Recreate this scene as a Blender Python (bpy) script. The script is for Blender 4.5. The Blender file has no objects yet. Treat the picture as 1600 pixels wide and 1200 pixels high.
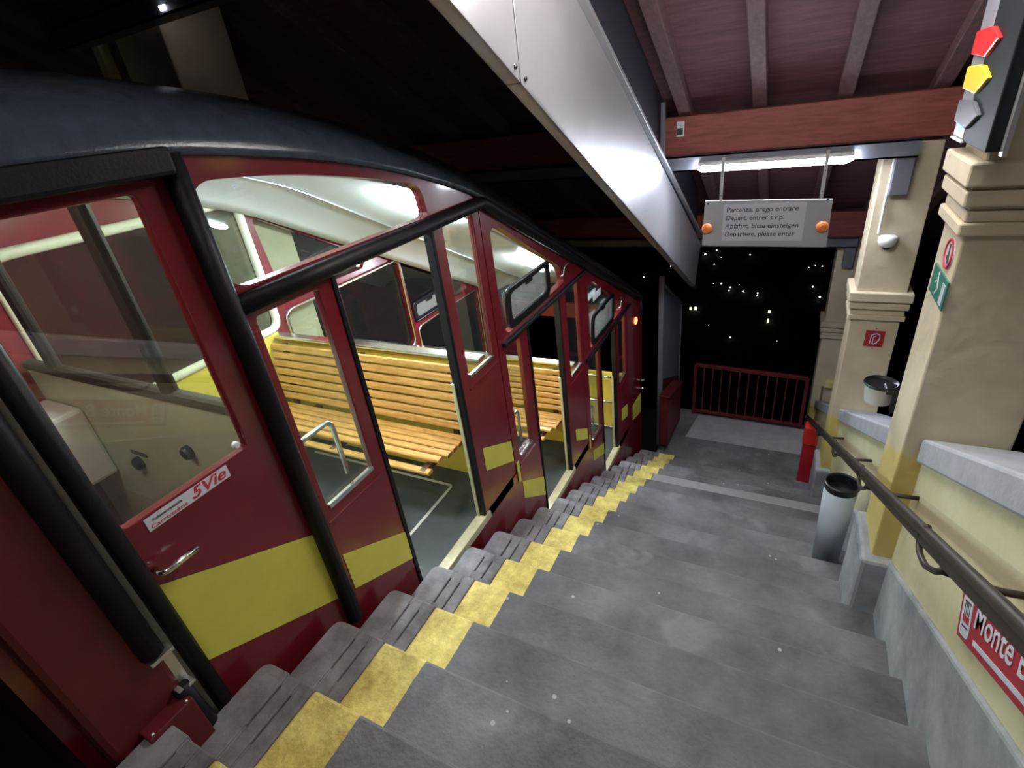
import bpy, bmesh, math, random
from mathutils import Vector, Matrix
random.seed(7)
SC = bpy.context.scene
COL = SC.collection

# ------------------------------------------------------------------ camera
F_PX = 804.4
def cam_basis(yaw=-.5297, pitch=.4909, roll=-.1360):
    cy, sy, cp, sp, cr, sr = math.cos(yaw), math.sin(yaw), math.cos(pitch), math.sin(pitch), math.cos(roll), math.sin(roll)
    fw = Vector((sy*cp, cy*cp, -sp)); r0 = Vector((cy, -sy, 0)); u0 = r0.cross(fw)
    return cr*r0+sr*u0, -sr*r0+cr*u0, fw
r_, u_, f_ = cam_basis()
cd = bpy.data.cameras.new('camera'); cam = bpy.data.objects.new('camera', cd); COL.objects.link(cam)
cd.sensor_width = 36; cd.lens = F_PX/1600*36; cd.clip_start = .02; cd.clip_end = 500
M = Matrix.Identity(4)
for i in range(3):
    M[i][0] = r_[i]; M[i][1] = u_[i]; M[i][2] = -f_[i]
cam.matrix_world = M
SC.camera = cam

# ------------------------------------------------------------------ world, exposure
w = bpy.data.worlds.new('night_sky'); SC.world = w; w.use_nodes = True
bg = w.node_tree.nodes['Background']; bg.inputs[0].default_value = (.10, .13, .30, 1); bg.inputs[1].default_value = .012
SC.view_settings.view_transform = 'Standard'; SC.view_settings.look = 'None'
SC.view_settings.gamma = 1; SC.view_settings.use_curve_mapping = False
SC.view_settings.exposure = 0.0
LAMP_FAR = 120.0      # emission of the fluorescent fixture over the sign
LAMP_NEAR = 50.0     # emission of the fixture behind the camera
LAMP_CAR = 200.0      # ceiling lights of the car

# ------------------------------------------------------------------ materials
def mat(name, col, rough=.6, metal=0, var=0, scale=8, bump=0, bscale=None, col2=None, coat=0, spec=.5, stretch=None):
    m = bpy.data.materials.new(name); m.use_nodes = True
    n, l = m.node_tree.nodes, m.node_tree.links
    b = n['Principled BSDF']; b.inputs['Roughness'].default_value = rough; b.inputs['Metallic'].default_value = metal
    b.inputs['Coat Weight'].default_value = coat; b.inputs['Coat Roughness'].default_value = .08
    b.inputs['Specular IOR Level'].default_value = spec
    b.inputs['Base Color'].default_value = (*col, 1)
    if var or bump:
        tc = n.new('ShaderNodeTexCoord'); mp = n.new('ShaderNodeMapping'); l.new(tc.outputs['Object'], mp.inputs[0])
        if stretch: mp.inputs['Scale'].default_value = stretch
    if var:
        t = n.new('ShaderNodeTexNoise'); t.inputs['Scale'].default_value = scale; t.inputs['Detail'].default_value = 8; t.inputs['Roughness'].default_value = .65
        l.new(mp.outputs[0], t.inputs['Vector'])
        cr = n.new('ShaderNodeValToRGB'); cr.color_ramp.elements[0].position = .32; cr.color_ramp.elements[1].position = .68
        a = [c*(1-var) for c in col]; c2 = col2 or [min(1, c*(1+var)) for c in col]
        cr.color_ramp.elements[0].color = (*a, 1); cr.color_ramp.elements[1].color = (*c2, 1)
        l.new(t.outputs[0], cr.inputs[0]); l.new(cr.outputs[0], b.inputs['Base Color'])
    if bump:
        t2 = n.new('ShaderNodeTexNoise'); t2.inputs['Scale'].default_value = bscale or scale*5; t2.inputs['Detail'].default_value = 6
        l.new(mp.outputs[0], t2.inputs['Vector'])
        bp = n.new('ShaderNodeBump'); bp.inputs['Strength'].default_value = bump; bp.inputs['Distance'].default_value = .01
        l.new(t2.outputs[0], bp.inputs['Height']); l.new(bp.outputs[0], b.inputs['Normal'])
    return m
def emit(name, col, s):
    m = bpy.data.materials.new(name); m.use_nodes = True; n, l = m.node_tree.nodes, m.node_tree.links
    b = n['Principled BSDF']; b.inputs['Base Color'].default_value = (.8, .8, .8, 1)
    b.inputs['Emission Color'].default_value = (*col, 1); b.inputs['Emission Strength'].default_value = s
    return m
def glass(name, tint=(.9, .95, .93), ior=1.45, rough=.0, dirt=.010):
    m = bpy.data.materials.new(name); m.use_nodes = True; n, l = m.node_tree.nodes, m.node_tree.links
    n.remove(n['Principled BSDF']); out = n['Material Output']
    tr = n.new('ShaderNodeBsdfTransparent'); tr.inputs[0].default_value = (*tint, 1)
    gl = n.new('ShaderNodeBsdfGlossy'); gl.inputs['Roughness'].default_value = rough; gl.inputs[0].default_value = (1, 1, 1, 1)
    lw = n.new('ShaderNodeLayerWeight'); lw.inputs[0].default_value = .5
    pw = n.new('ShaderNodeMath'); pw.operation = 'POWER'; l.new(lw.outputs['Facing'], pw.inputs[0]); pw.inputs[1].default_value = 4
    fr = n.new('ShaderNodeMath'); fr.operation = 'MULTIPLY_ADD'; l.new(pw.outputs[0], fr.inputs[0]); fr.inputs[1].default_value = .85; fr.inputs[2].default_value = ((ior-1)/(ior+1))**2
    mx = n.new('ShaderNodeMixShader'); l.new(fr.outputs[0], mx.inputs[0]); l.new(tr.outputs[0], mx.inputs[1]); l.new(gl.outputs[0], mx.inputs[2])
    df = n.new('ShaderNodeBsdfDiffuse'); df.inputs[0].default_value = (.6, .6, .55, 1)
    mx2 = n.new('ShaderNodeMixShader'); mx2.inputs[0].default_value = dirt
    l.new(mx.outputs[0], mx2.inputs[1]); l.new(df.outputs[0], mx2.inputs[2]); l.new(mx2.outputs[0], out.inputs[0])
    return m

RED = mat('red_paint', (.155, .008, .016), .28, var=.12, scale=2.5, coat=.5)
REDMATT = mat('red_matt_paint', (.105, .007, .012), .5, var=.2, scale=6, bump=.1)
REDBRIGHT = mat('bright_red_plastic', (.55, .02, .02), .4)
YEL = mat('yellow_film', (.60, .57, .09), .45, var=.06, scale=5)
YELLIN = mat('yellow_lining', (.72, .55, .08), .45, var=.05, scale=4)
RUB = mat('black_rubber', (.006, .005, .008), .5, var=.3, scale=20, bump=.1, spec=.25)
BLK = mat('black_plastic', (.008, .009, .011), .3)
BLKM = mat('matt_black_paint', (.010, .013, .017), .6, spec=.2)
ROOFP = mat('slate_blue_roof_paint', (.050, .066, .095), .22, var=.2, scale=14, bump=.12, bscale=160)
CHR = mat('chrome', (.75, .74, .70), .22, 1)
ALU = mat('brushed_aluminium', (.62, .63, .65), .4, .9, var=.06, scale=10)
BEAMSIL = mat('silver_sheet_metal', (.62, .62, .66), .36, .75, var=.05, scale=3)
CREAM = mat('cream_enamel', (.80, .76, .60), .4)
WOOD = mat('varnished_slat_wood', (.56, .27, .055), .34, var=.35, scale=5, stretch=(1.2, 12, 12), col2=(.74, .42, .12), coat=.3)
WOODEND = mat('dark_wood_batten', (.10, .05, .02), .5)
CEILW = mat('white_ceiling_laminate', (.78, .79, .78), .42, var=.03, scale=3)
CARFLOOR = mat('dark_rubber_floor', (.052, .062, .062), .55, var=.2, scale=6)
TAPE = mat('white_floor_line', (.6, .6, .55), .6)
SILL = mat('worn_threshold_plate', (.55, .52, .33), .45, .2, var=.2, scale=12)
CABP = mat('grey_green_cab_panel', (.50, .60, .45), .5, var=.12, scale=3)
GREYSTRIP = mat('grey_door_recess', (.30, .28, .27), .5)
SOOT = mat('dark_bar_paint', (.020, .010, .010), .65, spec=.3)
WHITEP = mat('white_enamel', (.75, .76, .78), .4)
SIGNW = mat('white_sign_sheet', (.62, .64, .70), .35)
SIGNG = mat('grey_sign_board', (.30, .31, .34), .4)
INK = mat('dark_lettering', (.035, .035, .05), .6)
REDINK = mat('red_lettering', (.55, .03, .06), .5)
SIGNRED = mat('red_sign_enamel', (.40, .012, .025), .35)
SIGNGRN = mat('green_sign_enamel', (.03, .20, .15), .4)
ORANGE = mat('orange_lens', (.75, .20, .04), .3, coat=.5)
STEEL = mat('dark_grey_steel', (.19, .20, .25), .5, .3, var=.1, scale=6)
BEAMW = mat('red_brown_timber', (.30, .080, .068), .62, var=.3, scale=4, stretch=(1, 8, 8), bump=.15)
RAFT = mat('brown_rafter_timber', (.18, .10, .105), .7, var=.25, scale=4, stretch=(8, 1, 8), bump=.15)
COPING = mat('pale_grey_coping_stone', (.40, .41, .46), .7, var=.12, scale=7, bump=.25)
PLINTH = mat('blue_grey_plinth', (.33, .345, .37), .75, var=.35, scale=3.5, bump=.4, col2=(.44, .46, .48))
EDGE = mat('worn_step_edge_stone', (.14, .125, .13), .75, var=.45, scale=6, bump=.4, col2=(.27, .26, .28))
SLAB = mat('pale_landing_slab', (.30, .29, .32), .8, var=.15, scale=5, bump=.3)
RAILM = mat('dark_bronze_handrail', (.060, .045, .035), .42, .5, var=.3, scale=9)
BINM = mat('grey_bin_paint', (.38, .43, .48), .45, var=.08, scale=4)
BINW = mat('pale_ash_bin_paint', (.60, .60, .60), .45)
DARK = mat('dark_ground', (.03, .03, .03), .9, var=.3, scale=2)
HILL = mat('dark_hillside', (.012, .015, .014), .95, var=.5, scale=.2)
GREYLENS = mat('grey_lens', (.12, .13, .16), .35, coat=.4)
REDLENS = mat('red_lens', (.75, .03, .035), .35, coat=.4)
YELLENS = mat('yellow_lens', (.80, .68, .05), .35, coat=.4)
LEDM = emit('blue_led', (.05, .35, 1), 6)
MARKER = emit('orange_marker_glow', (1, .25, .05), 2.5)
LAMPM = emit('fluorescent_diffuser', (.84, .90, 1.0), LAMP_FAR)
LAMPP = emit('neutral_fluorescent_diffuser', (1.0, .96, .90), 100)
LAMPN = emit('warm_fluorescent_diffuser', (1.0, .95, .86), LAMP_NEAR)
CARL = emit('car_ceiling_light', (.82, .92, 1.0), LAMP_CAR)
TOWN = emit('town_lamp', (1, .95, .85), 8)
GL = glass('clear_window_glass')
GLC = glass('cab_window_glass', (.90, .92, .84), 1.6, dirt=.012)
GLH = glass('pale_hopper_glass', (.75, .78, .82), 1.5, dirt=.25)

def sloped_mix(name, base, low, c0, slope=.54, rough=.75, varscale=3):
    """plaster with a different paint below a line that follows the stairs"""
    m = mat(name, base, rough, var=.10, scale=varscale, bump=.45, bscale=14)
    n, l = m.node_tree.nodes, m.node_tree.links; b = n['Principled BSDF']
    g = n.new('ShaderNodeNewGeometry'); s = n.new('ShaderNodeSeparateXYZ'); l.new(g.outputs['Position'], s.inputs[0])
    m1 = n.new('ShaderNodeMath'); m1.operation = 'MULTIPLY_ADD'; l.new(s.outputs['Y'], m1.inputs[0]); m1.inputs[1].default_value = slope; l.new(s.outputs['Z'], m1.inputs[2])
    nz = n.new('ShaderNodeTexNoise'); nz.inputs['Scale'].default_value = 7; l.new(g.outputs['Position'], nz.inputs['Vector'])
    m2 = n.new('ShaderNodeMath'); m2.operation = 'MULTIPLY_ADD'; l.new(nz.outputs[0], m2.inputs[0]); m2.inputs[1].default_value = .16; l.new(m1.outputs[0], m2.inputs[2])
    mr = n.new('ShaderNodeMapRange'); l.new(m2.outputs[0], mr.inputs[0]); mr.inputs[1].default_value = c0+.06; mr.inputs[2].default_value = c0+.11
    mx = n.new('ShaderNodeMix'); mx.data_type = 'RGBA'; l.new(mr.outputs[0], mx.inputs[0]); mx.inputs[6].default_value = (*low, 1)
    src = b.inputs['Base Color'].links[0].from_socket
    l.new(src, mx.inputs[7]); l.new(mx.outputs[2], b.inputs['Base Color'])
    return m
PILL = sloped_mix('cream_pillar_plaster', (.61, .525, .385), (.62, .50, .17), -.28)
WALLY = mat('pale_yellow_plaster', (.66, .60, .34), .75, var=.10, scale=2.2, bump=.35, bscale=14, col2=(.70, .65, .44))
def darker_band():  # darker stripe in the plaster colour, parallel to the handrail
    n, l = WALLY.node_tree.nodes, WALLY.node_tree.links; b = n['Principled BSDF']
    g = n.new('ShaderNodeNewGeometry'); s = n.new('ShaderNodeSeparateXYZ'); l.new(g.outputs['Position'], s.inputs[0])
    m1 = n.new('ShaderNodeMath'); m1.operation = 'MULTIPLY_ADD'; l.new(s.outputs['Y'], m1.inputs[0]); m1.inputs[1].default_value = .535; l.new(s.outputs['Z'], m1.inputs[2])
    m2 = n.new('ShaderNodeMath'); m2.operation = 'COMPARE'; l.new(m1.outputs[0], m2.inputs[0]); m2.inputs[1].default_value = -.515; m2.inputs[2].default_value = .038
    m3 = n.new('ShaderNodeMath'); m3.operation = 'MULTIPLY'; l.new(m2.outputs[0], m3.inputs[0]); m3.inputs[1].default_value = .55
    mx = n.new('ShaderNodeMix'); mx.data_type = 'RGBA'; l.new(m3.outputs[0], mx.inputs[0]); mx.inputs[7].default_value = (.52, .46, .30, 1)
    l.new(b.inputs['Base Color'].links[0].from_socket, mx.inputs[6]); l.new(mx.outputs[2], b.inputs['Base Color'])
darker_band()
FARP = mat('far_pillar_plaster', (.62, .50, .33), .8, var=.1, scale=3, bump=.3)

def floor_material():
    m = mat('grey_concrete_steps', (.125, .119, .126), .75, var=.42, scale=2.6, bump=.6, bscale=40, col2=(.172, .167, .182))
    n, l = m.node_tree.nodes, m.node_tree.links; b = n['Principled BSDF']
    g = n.new('ShaderNodeNewGeometry'); s = n.new('ShaderNodeSeparateXYZ'); l.new(g.outputs['Position'], s.inputs[0])
    def math_(op, a, bb, c=None):
        k = n.new('ShaderNodeMath'); k.operation = op
        for i, v in enumerate((a, bb, c)):
            if v is None: continue
            if isinstance(v, (int, float)): k.inputs[i].default_value = v
            else: l.new(v, k.inputs[i])
        return k.outputs[0]
    nz = n.new('ShaderNodeTexNoise'); nz.inputs['Scale'].default_value = 45; nz.inputs['Detail'].default_value = 4; l.new(g.outputs['Position'], nz.inputs['Vector'])
    jx = math_('MULTIPLY_ADD', nz.outputs[0], .008, s.outputs['X'])
    band = math_('MULTIPLY', math_('GREATER_THAN', jx, -1.196), math_('LESS_THAN', jx, -.996))
    band = math_('MULTIPLY', band, math_('LESS_THAN', s.outputs['Y'], 5.66))
    nw = n.new('ShaderNodeTexNoise'); nw.inputs['Scale'].default_value = 9; nw.inputs['Detail'].default_value = 8; nw.inputs['Roughness'].default_value = .75
    l.new(g.outputs['Position'], nw.inputs['Vector'])
    cr = n.new('ShaderNodeValToRGB'); l.new(nw.outputs[0], cr.inputs[0])
    cr.color_ramp.elements[0].position = .30; cr.color_ramp.elements[0].color = (.34, .24, .04, 1)
    cr.color_ramp.elements[1].position = .62; cr.color_ramp.elements[1].color = (.78, .66, .20, 1)
    mx = n.new('ShaderNodeMix'); mx.data_type = 'RGBA'; l.new(band, mx.inputs[0])
    l.new(b.inputs['Base Color'].links[0].from_socket, mx.inputs[6]); l.new(cr.outputs[0], mx.inputs[7])
    # light cement patches
    nv = n.new('ShaderNodeTexNoise'); nv.inputs['Scale'].default_value = 3.3; nv.inputs['Detail'].default_value = 5; l.new(g.outputs['Position'], nv.inputs['Vector'])
    pr = n.new('ShaderNodeMapRange'); l.new(nv.outputs[0], pr.inputs[0]); pr.inputs[1].default_value = .60; pr.inputs[2].default_value = .68; pr.inputs[4].default_value = .3
    notband = math_('SUBTRACT', 1, band)
    mx2 = n.new('ShaderNodeMix'); mx2.data_type = 'RGBA'; l.new(math_('MULTIPLY', pr.outputs[0], notband), mx2.inputs[0])
    l.new(mx.outputs[2], mx2.inputs[6]); mx2.inputs[7].default_value = (.27, .27, .28, 1)
    # small pale spots (old gum)
    vo = n.new('ShaderNodeTexVoronoi'); vo.inputs['Scale'].default_value = 6.5; l.new(g.outputs['Position'], vo.inputs['Vector'])
    sp = math_('MULTIPLY', math_('LESS_THAN', vo.outputs[0], .055), notband)
    mx3 = n.new('ShaderNodeMix'); mx3.data_type = 'RGBA'; l.new(sp, mx3.inputs[0])
    l.new(mx2.outputs[2], mx3.inputs[6]); mx3.inputs[7].default_value = (.36, .36, .37, 1)
    # white nosing band of one step
    st = math_('MULTIPLY', math_('GREATER_THAN', s.outputs['Y'], 4.16), math_('LESS_THAN', s.outputs['Y'], 4.43))
    st = math_('MULTIPLY', st, math_('GREATER_THAN', s.outputs['X'], -.99))
    mx4 = n.new('ShaderNodeMix'); mx4.data_type = 'RGBA'; l.new(math_('MULTIPLY', st, .8), mx4.inputs[0])
    l.new(mx3.outputs[2], mx4.inputs[6]); mx4.inputs[7].default_value = (.36, .36, .38, 1)
    l.new(mx4.outputs[2], b.inputs['Base Color'])
    return m
STEP = floor_material()

def board_material():
    m = mat('dark_roof_boards', (.17, .072, .085), .75, var=.3, scale=3, stretch=(1, 9, 1), bump=.2)
    n, l = m.node_tree.nodes, m.node_tree.links; b = n['Principled BSDF']
    tc = n.new('ShaderNodeTexCoord'); wv = n.new('ShaderNodeTexWave'); wv.bands_direction = 'Y'; wv.wave_profile = 'SAW'; wv.inputs['Scale'].default_value = 1.3
    l.new(tc.outputs['Object'], wv.inputs[0])
    bp = n.new('ShaderNodeBump'); bp.inputs['Strength'].default_value = .5; bp.inputs['Distance'].default_value = .01
    l.new(wv.outputs[1], bp.inputs['Height']); l.new(bp.outputs[0], b.inputs['Normal'])
    return m
BOARD = board_material()

# ------------------------------------------------------------------ mesh helpers
def link(name, bm, m, parent=None, smooth=False, bevel=0, seg=2):
    bmesh.ops.recalc_face_normals(bm, faces=bm.faces)
    me = bpy.data.meshes.new(name); bm.to_mesh(me); bm.free()
    o = bpy.data.objects.new(name, me); COL.objects.link(o)
    me.materials.append(m)
    if smooth:
        for p in me.polygons: p.use_smooth = True
    if bevel:
        md = o.modifiers.new('bevel', 'BEVEL'); md.width = bevel; md.segments = seg; md.limit_method = 'ANGLE'; md.angle_limit = math.radians(40)
    if parent: o.parent = parent; o.matrix_parent_inverse = parent.matrix_world.inverted() if False else Matrix.Translation(-parent.location)
    return o
def tag(o, label=None, cat=None, group=None, kind=None):
    if label: o['label'] = label
    if cat: o['category'] = cat
    if group: o['group'] = group
    if kind: o['kind'] = kind
    return o
def empty(name, loc, label, cat, group=None):
    o = bpy.data.objects.new(name, None); COL.objects.link(o); o.location = loc; o.empty_display_size = .1
    return tag(o, label, cat, group)
def struct(name, bm, m, parent=None, **k):
    o = link(name, bm, m, parent, **k)
    if not parent: o['kind'] = 'structure'
    return o
def BM(): return bmesh.new()
def box(bm, x0, x1, y0, y1, z0, z1):
    v = [bm.verts.new((x, y, z)) for x in (x0, x1) for y in (y0, y1) for z in (z0, z1)]
    for f in ((0, 1, 3, 2), (4, 6, 7, 5), (0, 4, 5, 1), (2, 3, 7, 6), (0, 2, 6, 4), (1, 5, 7, 3)): bm.faces.new([v[i] for i in f])
    return bm
def B(*a): return box(BM(), *a)
def P3(plane, a, p, q):
    return {'x': (a, p, q), 'y': (p, a, q), 'z': (p, q, a)}[plane]
def plate(outer, holes=(), a0=0, a1=.01, plane='x', bm=None):
    """prism of a polygon (with holes) lying across axis `plane`, from a0 to a1"""
    t = BM()
    for loop in (outer, *holes):
        vs = [t.verts.new(P3(plane, a0, *p)) for p in loop]
        for i in range(len(vs)): t.edges.new((vs[i], vs[(i+1) % len(vs)]))
    if holes: bmesh.ops.triangle_fill(t, edges=t.edges[:], use_beauty=True)
    else: t.faces.new(t.verts[:])
    r = bmesh.ops.extrude_face_region(t, geom=t.faces[:])
    vs = [g for g in r['geom'] if isinstance(g, bmesh.types.BMVert)]
    d = Vector(P3(plane, a1-a0, 0, 0))
    bmesh.ops.translate(t, vec=d, verts=vs)
    if bm is None: return t
    me = bpy.data.meshes.new('t'); t.to_mesh(me); t.free(); bm.from_mesh(me); bpy.data.meshes.remove(me); return bm
def fillet(pts, r, n=5):
    out = []; N = len(pts)
    rs = r if isinstance(r, (list, tuple)) else [r]*N
    for i in range(N):
        p = Vector(pts[i]); a = Vector(pts[i-1]); c = Vector(pts[(i+1) % N]); rr = rs[i]
        if rr <= 0: out.append(tuple(p)); continue
        d1 = (a-p); d2 = (c-p); k = min(rr, d1.length*.49, d2.length*.49)
        s = p+d1.normalized()*k; e = p+d2.normalized()*k
        for j in range(n+1):
            t = j/n; out.append(tuple((1-t)**2*s+2*t*(1-t)*p+t*t*e))
    return out
def tube(bm, path, r, n=12, closed=False, caps=True):
    pts = [Vector(p) for p in path]; rings = []; N = len(pts)
    rr = r if isinstance(r, (list, tuple)) else [r]*N
    up = None
    for i, p in enumerate(pts):
        if closed: d = (pts[(i+1) % N]-pts[i-1]).normalized()
        else: d = ((pts[min(i+1, N-1)]-p).normalized()+(p-pts[max(i-1, 0)]).normalized()).normalized()
        if up is None:
            up = Vector((0, 0, 1)) if abs(d.z) < .9 else Vector((1, 0, 0))
        s = d.cross(up).normalized(); up = s.cross(d).normalized()
        k = 1.0
        if 0 < i < N-1 and not closed:
            c = (pts[i+1]-p).normalized().dot((p-pts[i-1]).normalized()); k = 1/max(.5, math.sqrt((1+c)/2))
        rings.append([bm.verts.new(p+rr[i]*(k*s*math.cos(2*math.pi*j/n)+up*math.sin(2*math.pi*j/n))) for j in range(n)])
    M_ = N if closed else N-1
    for i in range(M_):
        a, b = rings[i], rings[(i+1) % N]
        for j in range(n): bm.faces.new((a[j], a[(j+1) % n], b[(j+1) % n], b[j]))
    if caps and not closed: bm.faces.new(rings[0]); bm.faces.new(rings[-1][::-1])
    return bm
def arcpath(pts, r, n=5):
    """round the inner corners of an open 3D path"""
    out = [Vector(pts[0])]
    for i in range(1, len(pts)-1):
        p = Vector(pts[i]); d1 = Vector(pts[i-1])-p; d2 = Vector(pts[i+1])-p; k = min(r, d1.length*.49, d2.length*.49)
        s = p+d1.normalized()*k; e = p+d2.normalized()*k
        for j in range(n+1):
            t = j/n; out.append((1-t)**2*s+2*t*(1-t)*p+t*t*e)
    out.append(Vector(pts[-1])); return out
def lathe(bm, prof, c, axis='z', n=28, sx=1):
    rings = []
    for r, h in prof:
        ring = []
        for j in range(n):
            a = 2*math.pi*j/n; p, q = r*math.cos(a), r*math.sin(a)
            v = {'z': (p, q, h), 'y': (p, h, q), 'x': (h, p, q)}[axis]
            ring.append(bm.verts.new((c[0]+v[0], c[1]+v[1], c[2]+v[2])))
        rings.append(ring)
    for a, b in zip(rings, rings[1:]):
        for j in range(n): bm.faces.new((a[j], a[(j+1) % n], b[(j+1) % n], b[j]))
    bm.faces.new(rings[0]); bm.faces.new(rings[-1][::-1])
    return bm
def bar(bm, a, b, wx, wz):
    """rectangular bar between two points, section wx across (x) and wz up"""
    a, b = Vector(a), Vector(b); d = (b-a).normalized()
    s = Vector((1, 0, 0)) if abs(d.x) < .9 else Vector((0, 1, 0)); u = s.cross(d).normalized()
    vs = []
    for p in (a, b):
        for i, j in ((-1, -1), (1, -1), (1, 1), (-1, 1)): vs.append(bm.verts.new(p+s*wx/2*i+u*wz/2*j))
    for f in ((0, 1, 2, 3), (7, 6, 5, 4), (0, 4, 5, 1), (1, 5, 6, 2), (2, 6, 7, 3), (3, 7, 4, 0)): bm.faces.new([vs[i] for i in f])
    return bm
def text(name, body, size, fn, m, parent, shear=0, width=None, spacing=1.0, bold=0, depth=.0015):
    """lettering as a mesh; fn maps local (u, v, w) to the world"""
    c = bpy.data.curves.new('t', 'FONT'); c.body = body; c.size = size; c.extrude = depth/2; c.shear = shear; c.space_character = spacing
    c.offset = bold; c.resolution_u = 3
    t = bpy.data.objects.new('t', c); COL.objects.link(t); bpy.context.view_layer.update()
    me = bpy.data.meshes.new_from_object(t.evaluated_get(bpy.context.evaluated_depsgraph_get()))
    bpy.data.objects.remove(t); bpy.data.curves.remove(c)
    w_ = max(v.co.x for v in me.vertices) if me.vertices else 1
    k = width/w_ if width else 1
    for v in me.vertices: v.co = Vector(fn(v.co.x*k, v.co.y, v.co.z))
    me.materials.clear(); me.materials.append(m); me.name = name
    o = bpy.data.objects.new(name, me); COL.objects.link(o)
    o.parent = parent; o.matrix_parent_inverse = Matrix.Translation(-parent.location)
    return o

# ================================================================== SETTING
X_CAR = -1.5; X_W = .63
def yk(k): return .523+.300*k
def zk(k): return -1.584-.1560*k
# ---- stairs
K0, K1 = -8, 17
prof = []
for k in range(K0, K1+1): prof += [(yk(k-1), zk(k)), (yk(k), zk(k))]
LZ = zk(K1+1)
prof += [(yk(K1), LZ), (7.05, LZ), (7.05, LZ-1.2)]
prof += [(yk(K0-1), zk(K0)-1.6)]
bm = plate(prof, (), -1.2, X_W+.02, 'x')
fl = struct('floor', bm, STEP, bevel=.012, seg=2)
# continuation of the landing to the left
bm = B(-1.28, -1.2, yk(K1), 7.05, LZ-1.2, LZ)
struct('landing_edge', bm, EDGE, fl)
# pale raised slab near the railing
bm = plate([(-.985, 6.30), (.56, 6.30), (.56, 6.90), (-.90, 6.92)], (), LZ, LZ+.012, 'z')
struct('landing_slab', bm, SLAB, fl, bevel=.004)
# stone edge of every step with two drain slots
for k in range(K0+6, K1+1):
    z = zk(k); y0, y1 = yk(k-1), yk(k); bm = BM()
    jig = random.uniform(-.008, .008)
    tops = []
    for (xa, xb) in ((-1.445+jig, -1.325), (-1.317, -1.265), (-1.258, -1.2)):
        if xa < -1.4:
            o = fillet([(xa, y0-.02), (xb, y0-.02), (xb, y1+.006), (xa, y1+.006)], [0, 0, 0, .045])
        else: o = [(xa, y0-.02), (xb, y0-.02), (xb, y1+.001), (xa, y1+.001)]
        t = plate(o, (), z-.155, z+.001, 'z'); me = bpy.data.meshes.new('t'); t.to_mesh(me); t.free(); bm.from_mesh(me); bpy.data.meshes.remove(me)
    # slot back portions are filled so the slots only run along the front half
    s0 = y0+random.uniform(.10, .17)
    box(bm, -1.327, -1.315, y0-.02, s0, z-.15, z); box(bm, -1.327, -1.315, y1-.04, y1, z-.15, z); box(bm, -1.267, -1.256, y0-.02, s0-.03, z-.15, z); box(bm, -1.267, -1.256, y1-.05, y1, z-.15, z)
    box(bm, -1.44, -1.2, y0-.02, y1-.03, z-.45, z-.03)
    e = struct('edge_stone', bm, EDGE, fl, bevel=.006)
# ---- right wall: plinth, parapet, coping, pillars
def plinth_z(y): return -1.47-.54*(y-1.04)
def coping_z(y): return -1.02-.54*(y-1.548)
ys, ye = -1.6, 8.3
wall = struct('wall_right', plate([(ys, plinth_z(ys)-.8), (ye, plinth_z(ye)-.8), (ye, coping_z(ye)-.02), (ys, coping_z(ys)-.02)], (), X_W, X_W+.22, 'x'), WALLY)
# plinth: slightly proud, lumpy
pl = BM(); n = 40
for i in range(n):
    pass
pl = plate([(ys, plinth_z(ys)-1.0), (ye, plinth_z(ye)-1.0), (ye, plinth_z(ye)), (ys, plinth_z(ys))], (), X_W-.018, X_W+.01, 'x')
struct('plinth', pl, PLINTH, wall, bevel=.012)
for (a, b) in ((-1.6, -.24), (-.22+.28, 2.34), (2.66, 4.93), (5.25, 7.52)):
    if a < 0 and b < 0: pass
    bm = plate([(a, coping_z(a)-.125), (b, coping_z(b)-.125), (b, coping_z(b)), (a, coping_z(a))], (), X_W-.028, X_W+.30, 'x')
    struct('coping', bm, COPING, wall, bevel=.012)
PILX0, PILX1 = .545, .895
def capital(bm, zt, y0, y1, x0, x1):
    for (za, zb, o) in ((0, .078, .045), (.078, .092, .018), (.092, .145, .035), (.145, .16, .008), (.160, .20, .014), (.20, .245, .026)):
        box(bm, x0-o, x1+o, y0-o, y1+o, zt-zb, zt-za)
def roofz(y): return -.19-.52*(y-4.85)   # underside of the rafters
for i, py in enumerate((-.23, 2.35, 4.94, 7.53)):
    zc = -.345-1.345*(i-1)/1.0 if i != 3 else -3.02
    zc = {0: 1.0, 1: -.345, 2: -1.70, 3: -3.02}[i]
    top = roofz(py+.1)-.28
    bm = B(PILX0, PILX1, py, py+.31, plinth_z(py)-.05 if i else -3, top)
    capital(bm, zc, py, py+.31, PILX0, PILX1)
    p = struct('pillar', bm, PILL, wall, bevel=.008)
    zb = plinth_z(py)+.02
    if i == 1: zb = -2.165
    box_ = B(PILX0-.045, PILX1, py-.05, py+.33, zb-.9, zb)
    struct('pillar_base', box_, PLINTH, wall, bevel=.02)
# ---- far (left) side of the shed
bm = B(-4.02, -3.52, 2.43, 2.9, -6, 1.0)
struct('wall_left', bm, FARP, bevel=.01)
bm = B(-4.30, -4.23, 2.43, 2.5, -6, .8)
struct('trim_1', bm, FARP)
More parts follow.
